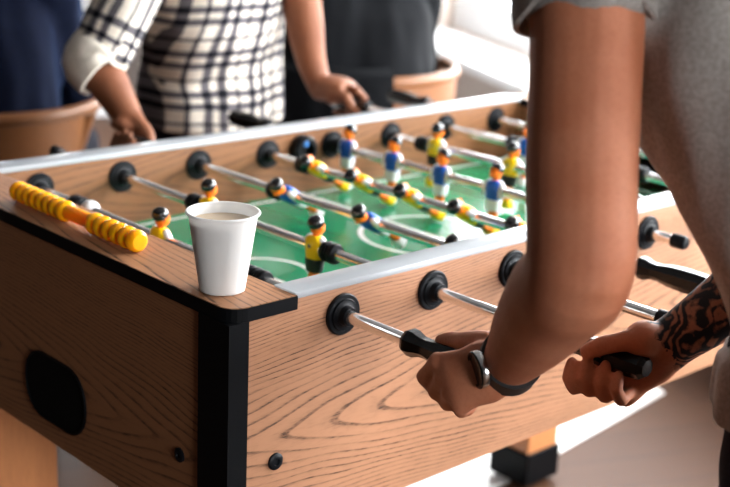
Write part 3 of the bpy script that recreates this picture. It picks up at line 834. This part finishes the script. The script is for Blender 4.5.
# ---------- the player in the grey T-shirt (foreground right)
def grey_player():
    up = V((0, 0, 1))
    pel = V((.345, -.575, .075)); chest = V((.290, -.445, .34)); neck = V((.275, -.38, .515)); hc = V((.255, -.315, .665))
    axr = V((.985, -.17, 0)).normalized()
    shL = V((.106, -.352, .428)); shR = V((.468, -.425, .432))
    # left hand on the first rod
    hb = NB()
    wr = V((0.1531, -0.2645, -0.0126))
    t1, n1, k1 = fist(hb, [[(0.1219, -0.1964, -0.0238), (0.1287, -0.1712, -0.0517), (0.1508, -0.1646, -0.0722), (0.1737, -0.1634, -0.069)], [(0.1201, -0.208, -0.0385), (0.1321, -0.1868, -0.0645), (0.1559, -0.1798, -0.08), (0.1743, -0.1796, -0.072)], [(0.1195, -0.2197, -0.0512), (0.1353, -0.2006, -0.0732), (0.1557, -0.1951, -0.0828), (0.1733, -0.1942, -0.0749)], [(0.1223, -0.2334, -0.0606), (0.1378, -0.2188, -0.0766), (0.1573, -0.2113, -0.0834), (0.169, -0.2112, -0.0738)]],
                      [(0.1606, -0.2324, -0.0047), (0.1649, -0.1965, -0.0124), (0.1708, -0.1696, -0.0208), (0.1689, -0.1552, -0.0249)], wr, (-.7, -.6, .35))
    elL = V((.037, -.430, .155))
    fdir = (wr - elL).normalized()
    limb(hb, [shL, lerp(shL, elL, .3) + V((-.004, -.006, 0)), lerp(shL, elL, .7), elL, lerp(elL, wr, .25), lerp(elL, wr, .6), lerp(elL, wr, .9), wr + t1 * .008],
         [.055, .0485, .0475, .0460, .0470, .040, .0300, .0270], 6, 24)
    ball(hb, elL + V((-.002, -.006, .0)), .040)
    # right hand on the second rod
    wr2 = V((0.353, -0.3256, -0.0153))
    t2, n2, k2 = fist(hb, [[(0.3205, -0.2425, -0.0697), (0.2894, -0.2484, -0.0792), (0.2773, -0.2494, -0.0639), (0.2826, -0.2475, -0.0469)], [(0.3268, -0.258, -0.0757), (0.2935, -0.2658, -0.0767), (0.2834, -0.2648, -0.0591), (0.2893, -0.2639, -0.0432)], [(0.3349, -0.2732, -0.08), (0.3015, -0.282, -0.0804), (0.2898, -0.2833, -0.0616), (0.2978, -0.2818, -0.043)], [(0.3378, -0.2902, -0.0797), (0.302, -0.303, -0.078), (0.2912, -0.3027, -0.0636), (0.2978, -0.3, -0.0487)]],
                      [(0.3365, -0.316, -0.0122), (0.3079, -0.3023, -0.0099), (0.2943, -0.2791, -0.0198), (0.2866, -0.2618, -0.0304)], wr2, (.8, .1, -.5))
    ball(hb, lerp(V((0.3365, -0.316, -0.0122)), V((0.3079, -0.3023, -0.0099)), .5) + V((.004, 0, .0)), .023, (1.1, 1, .9))
    elR = V((.535, -.455, .155))
    limb(hb, [shR, lerp(shR, elR, .3), lerp(shR, elR, .7), elR, lerp(elR, wr2, .25), lerp(elR, wr2, .6), lerp(elR, wr2, .9), wr2 + t2 * .008],
         [.056, .0505, .047, .044, .0465, .040, .0305, .0275], 6, 24)
    hb = remesh(hb, .0030, 7, .5)
    bb = NB()
    spine = [pel + up * -.06, pel, lerp(pel, chest, .5), chest, lerp(chest, neck, .5), lerp(chest, neck, .9), neck + up * .04]
    loft(bb, torso_rings(spine, axr, axr, [(.12, .09), (.14, .10), (.125, .092), (.145, .10), (.14, .085), (.08, .06), (.055, .056)]))
    limb(bb, [neck - V((0, .01, .03)), lerp(neck, hc, .6)], [.058, .054], 4)
    hips = [pel + axr * -.085 + up * -.02, pel + axr * .085 + up * -.02]
    knees = [V((.235, -.545, -.37)), V((.425, -.60, -.38))]; ank = [V((.235, -.63, FZ + .08)), V((.44, -.70, FZ + .08))]
    for h, k_, a in zip(hips, knees, ank): limb(bb, [h, lerp(h, k_, .5), k_, lerp(k_, a, .4), a], [.07, .062, .05, .048, .036])
    Pf = head(bb, hc, V((-.12, .86, -.5)), V((0, .45, .9)))
    bb = remesh(bb, .007, 3)
    join(bb, hb)
    a0 = wr2; d0 = (elR - wr2).normalized()
    sk = [skin('tanned skin with tattoo', srgb(172, 104, 74), srgb(188, 122, 92), srgb(152, 88, 60), (wr2, d0, -.012, .24))]
    root = tag(obj('person', bb, sk, None, origin=None), 'person in a grey T-shirt gripping two rod handles, black watch on one wrist', 'person')
    hair(Pf, hc, 1., M['hair_dark'], root); eyes(Pf, 1., root)
    # T-shirt
    bm = NB()
    hem = [pel + V((-.004, .0, -.075)), pel + V((-.004, .002, -.03)), pel + up * .04, lerp(pel, chest, .5), chest, lerp(chest, neck, .45), lerp(chest, neck, .80), lerp(chest, neck, .98)]
    rings = torso_rings(hem, axr, axr, [(.186, .140), (.184, .138), (.178, .132), (.166, .112), (.180, .126), (.176, .112), (.120, .086), (.068, .062)], 40)
    loft(bm, rings)
    for sh, el, s in ((shL, elL, -1), (shR, elR, 1)):
        limb(bm, [lerp(chest, neck, .55) + axr * s * .09, sh + up * .004, lerp(sh, el, .14)], [.075, .070, .064], 5, 24)
    bm = remesh(bm, .007, 6)
    folds(bm, .015, 13, 3.0, 5.)
    zz = pel.z - .075
    for sh, el in ((shL, elL), (shR, elR)):
        b2 = NB(); tube_cloth(b2, [lerp(sh, el, .02), lerp(sh, el, .13), lerp(sh, el, .26)], [.063, .0625, .0615], th=.004, n=40, wob=.05)
        ad = (el - sh).normalized(); od = V((-.75, -.66, 0)) if sh is shL else V((.9, -.4, 0)); od = (od - ad * od.dot(ad)).normalized()
        for v in b2.verts:
            q = v.co - sh; t_ = q.dot(ad); w_ = max(0., t_ - .03) / .06; o_ = q.dot(od) / .066
            v.co += ad * (.012 - .040 * max(0, o_) ** 2 + .004 * (1 - o_ * o_)) * min(1, w_)
        join(bm, b2)
    obj('t_shirt', bm, M['tee'], root)
    trousers(root, hips, knees, ank, M['denim'], pel - up * .02, axr, dims=((.168, .128), (.180, .132), (.165, .118), (.152, .108)))
    for a in ank: shoe(root, a, V((-.05, 1, 0)))
    # wristwatch round the left wrist
    d = (wr - elL).normalized(); c = lerp(elL, wr, .965)
    n1 = V((-.74, .36, -.16)); nn = (n1 - d * n1.dot(d)).normalized(); sd = d.cross(nn)
    bm = NB(); n = 36; R0x, R0y = .0290, .0275
    def wring(off, r): return [c + d * off + nn * ((R0y + r) * math.cos(2 * PI * j / n)) + sd * ((R0x + r) * math.sin(2 * PI * j / n)) for j in range(n)]
    loft(bm, [wring(-.012, 0), wring(-.012, .0045), wring(.012, .0045), wring(.012, 0)], cap=False, closed=True)
    wt = obj('wristwatch', bm, M['strap'], root)
    fc = c + nn * (R0y + .001)
    bm = NB(); lathe(bm, fc, nn, [(0, .0175), (.002, .0195), (.007, .0198), (.009, .0185), (.0095, .0160), (.0085, .0155)], 36); obj('watch_case', bm, M['steel'], wt)
    bm = NB(); lathe(bm, fc, nn, [(.004, .0158), (.0088, .0156), (.0090, .001)], 30); obj('watch_dial', bm, M['dial'], wt)
    bm = NB(); lathe(bm, fc, nn, [(.0088, .0197), (.0102, .0188), (.0104, .0162), (.0092, .0155)], 36, cap=False); obj('bezel', bm, M['handle'], wt)
    bm = NB(); cyl(bm, fc + nn * .005 + d * .018, fc + nn * .005 + d * .0235, .003, 10); obj('crown', bm, M['steel'], wt)
    return root
grey_player()

# ---------- the plaid-shirt player across the table
def uv_cloth(bm, fn):
    uvl = bm.loops.layers.uv.verify()
    for f in bm.faces:
        for l in f.loops:
            if l[uvl].uv.length < 1e-9: l[uvl].uv = fn(l.vert.co)

def plaid_sleeve(bm, pts, rad, off, k=5, n=28, th=.003):
    o, i = sleeve(bm, pts, rad, th=th, n=n, k=k, wob=.08)
    uvl = bm.loops.layers.uv.verify(); rr = o + i[::-1]; m = len(rr)
    vr = [[bm.verts.new(p) for p in r] for r in rr]; ln = [0.]
    for a in range(1, m): ln.append(ln[-1] + (rr[a][0] - rr[a - 1][0]).length)
    for a in range(m):
        b = (a + 1) % m
        for j in range(n):
            f = bm.faces.new((vr[a][j], vr[a][(j + 1) % n], vr[b][(j + 1) % n], vr[b][j]))
            w = 2 * PI * .056
            for l, c in zip(f.loops, ((j / n * w, ln[a]), ((j + 1) / n * w, ln[a]), ((j + 1) / n * w, ln[a] + .02), (j / n * w, ln[a] + .02))): l[uvl].uv = (c[0] + off + .001, c[1] + .001)

def plaid_player():
    up = V((0, 0, 1))
    pel = V((.895, 1.25, .03)); chest = V((.828, 1.145, .27)); neck = V((.785, 1.07, .44)); hc = V((.75, .995, .585))
    axr = V((-.93, -.36, 0)).normalized() * -1          # points to larger x (the person's left hand side)
    fwd = V((-.36, -.93, 0))
    shl = chest + axr * .175 + V((0, 0, .095)) + V((-.03, -.05, 0)); shr = chest - axr * .175 + V((-.03, -.05, .095))
    hb = NB()
    wl, nl, tl, kl = hand(hb, V((RX[6], 1.0, -.0375)), V((-.25, 0, .97)), V((.25, -.75, -.12)), -1, (0, 1, 0), None)
    ell = V((1.03, 1.12, .19))
    limb(hb, [shl, lerp(shl, ell, .5), ell, lerp(ell, wl, .3), lerp(ell, wl, .7), wl + tl * .01], [.052, .046, .042, .042, .034, .026], 6, 20)
    wr, nr, tr, kr = hand(hb, V((RX[2], .892, -.0375)), V((.95, 0, -.28)), V((-.1, -.75, -.55)), 1, (0, 1, 0), None)
    elr = V((.482, 1.045, .086))
    limb(hb, [shr, lerp(shr, elr, .5), elr, lerp(elr, wr, .3), lerp(elr, wr, .7), wr + tr * .01], [.052, .046, .039, .0385, .032, .026], 6, 20)
    hb = remesh(hb, .0045, 5)
    bb = NB()
    spine = [pel - up * .06, pel, lerp(pel, chest, .5), chest, lerp(chest, neck, .5), lerp(chest, neck, .9), neck + up * .04]
    loft(bb, torso_rings(spine, axr, axr, [(.12, .09), (.14, .10), (.125, .092), (.145, .10), (.14, .085), (.08, .06), (.052, .052)]))
    limb(bb, [neck - V((0, 0, .03)), lerp(neck, hc, .6)], [.055, .052], 4)
    hips = [pel - axr * .085 - up * .02, pel + axr * .085 - up * .02]
    knees = [V((.80, 1.20, -.40)), V((.99, 1.27, -.40))]; ank = [V((.82, 1.30, FZ + .08)), V((1.02, 1.37, FZ + .08))]
    for h, k_, a in zip(hips, knees, ank): limb(bb, [h, lerp(h, k_, .5), k_, lerp(k_, a, .4), a], [.07, .062, .05, .048, .036])
    Pf = head(bb, hc, V((-.3, -.8, -.5)), V((-.15, -.42, .9)))
    bb = remesh(bb, .007, 3); join(bb, hb)
    root = tag(obj('person', bb, M['skin_dark'], None), 'person in a plaid shirt with rolled cuffs, leaning over the far rail of the table', 'person')
    hair(Pf, hc, 1., M['hair_black'], root); eyes(Pf, 1., root)
    bm = NB()
    hem = [pel - up * .13, pel - up * .06, pel + up * .03, lerp(pel, chest, .5), chest, lerp(chest, neck, .45), lerp(chest, neck, .80), lerp(chest, neck, .98)]
    loft(bm, torso_rings(hem, axr, axr, [(.190, .140), (.186, .136), (.180, .128), (.172, .122), (.180, .126), (.172, .108), (.115, .082), (.066, .060)], 40))
    for sh, el, s in ((shl, ell, 1), (shr, elr, -1)):
        limb(bm, [lerp(chest, neck, .55) + axr * s * .09, sh + up * .004, lerp(sh, el, .14)], [.075, .068, .062], 5, 24)
    bm = remesh(bm, .008, 6); folds(bm, .012, 11, 4., 1.)
    uv_cloth(bm, lambda q: ((q - pel).dot(axr) + .5 * (q - pel).dot(fwd), q.z + 2.))
    plaid_sleeve(bm, [lerp(shl, ell, .0), lerp(shl, ell, .3), lerp(shl, ell, .62)], [.066, .064, .062], .3)
    plaid_sleeve(bm, [lerp(shr, elr, .0), lerp(shr, elr, .45), lerp(shr, elr, .95)], [.066, .060, .055], 1.3)
    sh_ = obj('plaid_shirt', bm, M['plaid'], root)
    # rolled cuffs and collar
    bm = NB(); tube_cloth(bm, [lerp(shr, elr, .90), elr + V((-.003, .003, .0)), lerp(elr, wr, .22)], [.056, .058, .054], th=.009, n=28, wob=.1); obj('cuff', bm, M['cuff'], sh_)
    bm = NB(); tube_cloth(bm, [lerp(shl, ell, .56), lerp(shl, ell, .66), lerp(shl, ell, .78)], [.066, .067, .064], th=.010, n=28, wob=.1); obj('cuff', bm, M['cuff'], sh_)
    bm = NB(); tube_cloth(bm, [neck - up * .045, neck - up * .01, neck + V((-.004, -.008, .015))], [.078, .070, .064], th=.006, n=28); uv_cloth(bm, lambda q: (q.x + q.y + 2, q.z + 2)); obj('collar', bm, M['plaid'], sh_)
    trousers(root, hips, knees, ank, M['denim'], pel - up * .03, axr)
    for a in ank: shoe(root, a, fwd)
plaid_player()

# ---------- two people sitting on bentwood chairs further back, backs to the camera
def tub_chair(c, fwd, label, hb=.715):
    """bow-backed wooden chair; c on the floor under the seat centre"""
    f = V(fwd).normalized(); r = f.cross(V((0, 0, 1))); c = V(c)
    ch = thing('wooden_chair', c, label, 'chair')
    P = lambda a, b, z: c + r * a + f * b + V((0, 0, z))
    bm = NB(); o = []
    for z, s in ((.425, .97), (.43, 1.), (.447, 1.), (.452, .97)): o.append(ering(P(0, 0, z), r, f, .225 * s, .22 * s, 36, .75))
    loft(bm, o); obj('seat', bm, M['chair_wood'], ch)
    # curved back shell
    bm = NB(); R = .272; rings = []
    a0, a1, n = 195, 345, 40
    for k in range(n + 1):
        a = math.radians(a0 + (a1 - a0) * k / n); e = math.sin(PI * k / n)
        ca, sa = math.cos(a), math.sin(a)
        zb = hb - .215 * min(1, e * 1.6) ** .6 - .02; zt = hb
        q = []
        for rr_, z in ((R, zb), (R + .014, zb), (R + .020, zt), (R + .006, zt)): q.append(P(ca * rr_, sa * rr_ + .02, z))
        rings.append(q)
    loft(bm, rings); obj('backrest', bm, M['chair_wood'], ch)
    bm = NB(); tube(bm, [P(math.cos(math.radians(a)) * (R + .013), math.sin(math.radians(a)) * (R + .013) + .02, hb + .007) for a in range(180, 361, 6)], .016, 12); obj('top_bow', bm, M['chair_wood'], ch)
    for a in (183, 222, 318, 357):
        x, y = math.cos(math.radians(a)), math.sin(math.radians(a))
        bm = NB(); tube(bm, [P(x * .19, y * .19 + .01, .44), P(x * (R + .01), y * (R + .01) + .02, hb)], [.012, .013], 10); obj('spindle', bm, M['chair_wood'], ch)
    for sx in (-1, 1):
        for sy in (-1, 1):
            bm = NB(); tube(bm, [P(sx * .215, sy * .205, .016), P(sx * .165, sy * .16, .43)], [.015, .019], 12); obj('leg', bm, M['chair_wood'], ch)
    for sy in (-1, 1):
        bm = NB(); tube(bm, [P(-.19, sy * .183, .2), P(.19, sy * .183, .2)], .010, 10); obj('stretcher', bm, M['chair_wood'], ch)
    return ch

def sitter(c, fwd, topmat, topname, label, scale=1., haircol='hair_dark', lean=.0):
    f = V(fwd).normalized(); up = V((0, 0, 1)); r = f.cross(up); c = V(c)
    P = lambda a, b, z: c + (r * a + f * b) * scale + up * z
    sp = [P(0, -.04, .50), P(0, -.07, .60), P(0, -.06 + lean * .4, .74), P(0, -.03 + lean * .7, .90), P(0, .0 + lean, 1.04), P(0, .01 + lean, 1.09), P(0, .02 + lean, 1.14)]
    bb = NB()
    loft(bb, torso_rings(sp, r, r, [(.13, .10), (.15, .11), (.13, .10), (.15, .105), (.13, .08), (.07, .055), (.052, .052)]))
    hc = P(0, .06 + lean, 1.275)
    limb(bb, [P(0, .01 + lean, 1.08), lerp(P(0, .01 + lean, 1.08), hc, .6)], [.056, .054], 4)
    Pf = head(bb, hc, f * .95 - up * .2, up)
    arms = []
    for s in (-1, 1):
        sh = P(s * .185, .0 + lean, 1.0); el = P(s * .225, .10 + lean, .73); wr = P(s * .12, .31 + lean, .66)
        limb(bb, [sh, lerp(sh, el, .5), el, lerp(el, wr, .3), wr], [.05, .044, .04, .04, .027], 5)
        # open relaxed hand lying in the lap
        d = (P(s * .05, .42 + lean, .625) - wr).normalized(); q = up.cross(d).normalized()
        rg = [ering(wr + d * t, q, d.cross(q), w, h, 14) for t, w, h in ((0, .028, .02), (.03, .038, .016), (.075, .040, .013), (.09, .034, .010))]
        loft(bb, rg)
        for k_ in range(4):
            b0_ = wr + d * .085 + q * (k_ - 1.5) * .019; ln = (.07, .078, .072, .056)[k_ if s > 0 else 3 - k_]
            tube(bb, [b0_, b0_ + d * ln * .5 + up * .004, b0_ + d * ln - up * .006], [.009, .0082, .0068], 10)
        tq = q * (-s if q.dot(r) > 0 else s)
        tube(bb, [wr + d * .02 + tq * .02, wr + d * .055 + tq * .05, wr + d * .085 + tq * .06], [.012, .0105, .008], 10)
        arms.append((sh, el, wr))
    hips = [P(-.09, -.02, .545), P(.09, -.02, .545)]; knees = [P(-.13, .42, .53), P(.13, .42, .53)]; ank = [P(-.12, .40, .08), P(.12, .47, .08)]
    for h, k_, a in zip(hips, knees, ank): limb(bb, [h, lerp(h, k_, .5), k_, lerp(k_, a, .4), a], [.07, .064, .052, .05, .036])
    bb = remesh(bb, .0065, 3)
    root = tag(obj('person', bb, M['skin_light'], None), label, 'person')
    hair(Pf, hc, 1., M[haircol], root, True); eyes(Pf, 1., root)
    bm = NB()
    loft(bm, torso_rings([P(0, -.05, .475)] + sp[:6], r, r, [(.205, .16), (.215, .160), (.222, .155), (.220, .145), (.212, .138), (.175, .108), (.085, .07)], 36))
    for sh, el, wr in arms: limb(bm, [lerp(sh, sp[4], .5), sh, lerp(sh, el, .5), el, lerp(el, wr, .5), lerp(el, wr, .9)], [.075, .068, .058, .054, .05, .042], 5, 22)
    bm = remesh(bm, .009, 6); folds(bm, .014, 9, 4., 3.)
    obj(topname, bm, topmat, root)
    bm = NB()
    loft(bm, torso_rings([P(0, -.03, .462), P(0, -.03, .52), P(0, -.04, .60)], r, r, [(.15, .13), (.172, .15), (.16, .125)]))
    for h, k_, a in zip(hips, knees, ank): limb(bm, [h, lerp(h, k_, .5), k_, lerp(k_, a, .4), a], [.088, .078, .064, .06, .052])
    bm = remesh(bm, .010, 3); folds(bm, .006, 12, 9, 7.); obj('trousers', bm, M['denim'], root)
    for a in ank: shoe(root, a, f)

c1 = V((.69, 1.93, FZ)); f1 = V((.72, .70, 0))
tub_chair(c1, f1, 'wooden bow-back chair at the left edge, under the person in navy')
sitter(c1, f1, M['navy'], 'sweater', 'person in a navy top sitting back to camera on the chair at the left edge', 1.)
c2 = V((1.70, 1.65, FZ)); f2 = V((.22, .97, 0))
tub_chair(c2, f2, 'pale wooden bow-back chair near the window, under the person in charcoal', .76)
sitter(c2 + V((-.02, .0, 0)), V((.45, .89, 0)), M['charcoal'], 'jacket', 'person in a charcoal jacket sitting back to camera on the chair near the window', 1.02, 'hair_black')
def coat(c, fwd, hb, label):
    f = V(fwd).normalized(); r = f.cross(V((0, 0, 1)))
    bm = NB(); n = 22; outer = []; inner = []
    zs = (.26, .40, .55, .70, hb + .012, hb + .030)
    def P(a, R, z): return c + r * (math.cos(a) * R) + f * (math.sin(a) * R + .02) + V((0, 0, z))
    prof = [(.300, .27), (.312, .42), (.310, .58), (.304, .72), (.300, hb + .018), (.285, hb + .030), (.266, hb + .020), (.255, .66), (.250, .56), (.240, .56), (.240, .68), (.254, hb + .040), (.285, hb + .046), (.312, hb + .030), (.320, .72), (.326, .56), (.328, .40), (.314, .262)]
    rings = []
    for k in range(n + 1):
        a = math.radians(182 + 78 * k / n)
        w = .010 * math.sin(k * 1.35)
        rings.append([P(a, R + (w if z < .62 and R > .28 else 0), z) for R, z in prof])
    loft(bm, rings)
    o = obj('coat', bm, M['charcoal'], None, origin=c + V((0, 0, .27)))
    return tag(o, label, 'coat')
coat(c2, f2, .76, 'dark coat hanging over one side of the pale wooden chair near the window')

# ------------------------------------------------------------------ camera, view
f_, yaw, pit, rol = 1320.59, math.radians(46.5415), math.radians(-16.5607), math.radians(2.5325)
fw = V((math.cos(yaw) * math.cos(pit), math.sin(yaw) * math.cos(pit), math.sin(pit)))
r_ = V((math.sin(yaw), -math.cos(yaw), 0)); u_ = r_.cross(fw)
Rr = r_ * math.cos(rol) + u_ * math.sin(rol); Ur = u_ * math.cos(rol) - r_ * math.sin(rol)
cd = bpy.data.cameras.new('camera'); cam = bpy.data.objects.new('camera', cd); link(cam)
cam.matrix_world = Matrix(((Rr.x, Ur.x, -fw.x, -.8204), (Rr.y, Ur.y, -fw.y, -1.0725), (Rr.z, Ur.z, -fw.z, .4821), (0, 0, 0, 1)))
cd.sensor_fit = 'HORIZONTAL'; cd.sensor_width = 36.; cd.lens = f_ / 730 * 36.; cd.clip_start = .02; cd.clip_end = 60
cd.dof.use_dof = True; cd.dof.focus_distance = 1.44; cd.dof.aperture_fstop = 4.6
SC.camera = cam
vs = SC.view_settings; vs.view_transform = 'Standard'; vs.look = 'None'; vs.gamma = 1.; vs.exposure = .56; vs.use_curve_mapping = False
SC.display_settings.display_device = 'sRGB'
SC.cycles.max_bounces = 8; SC.cycles.sample_clamp_indirect = 8.
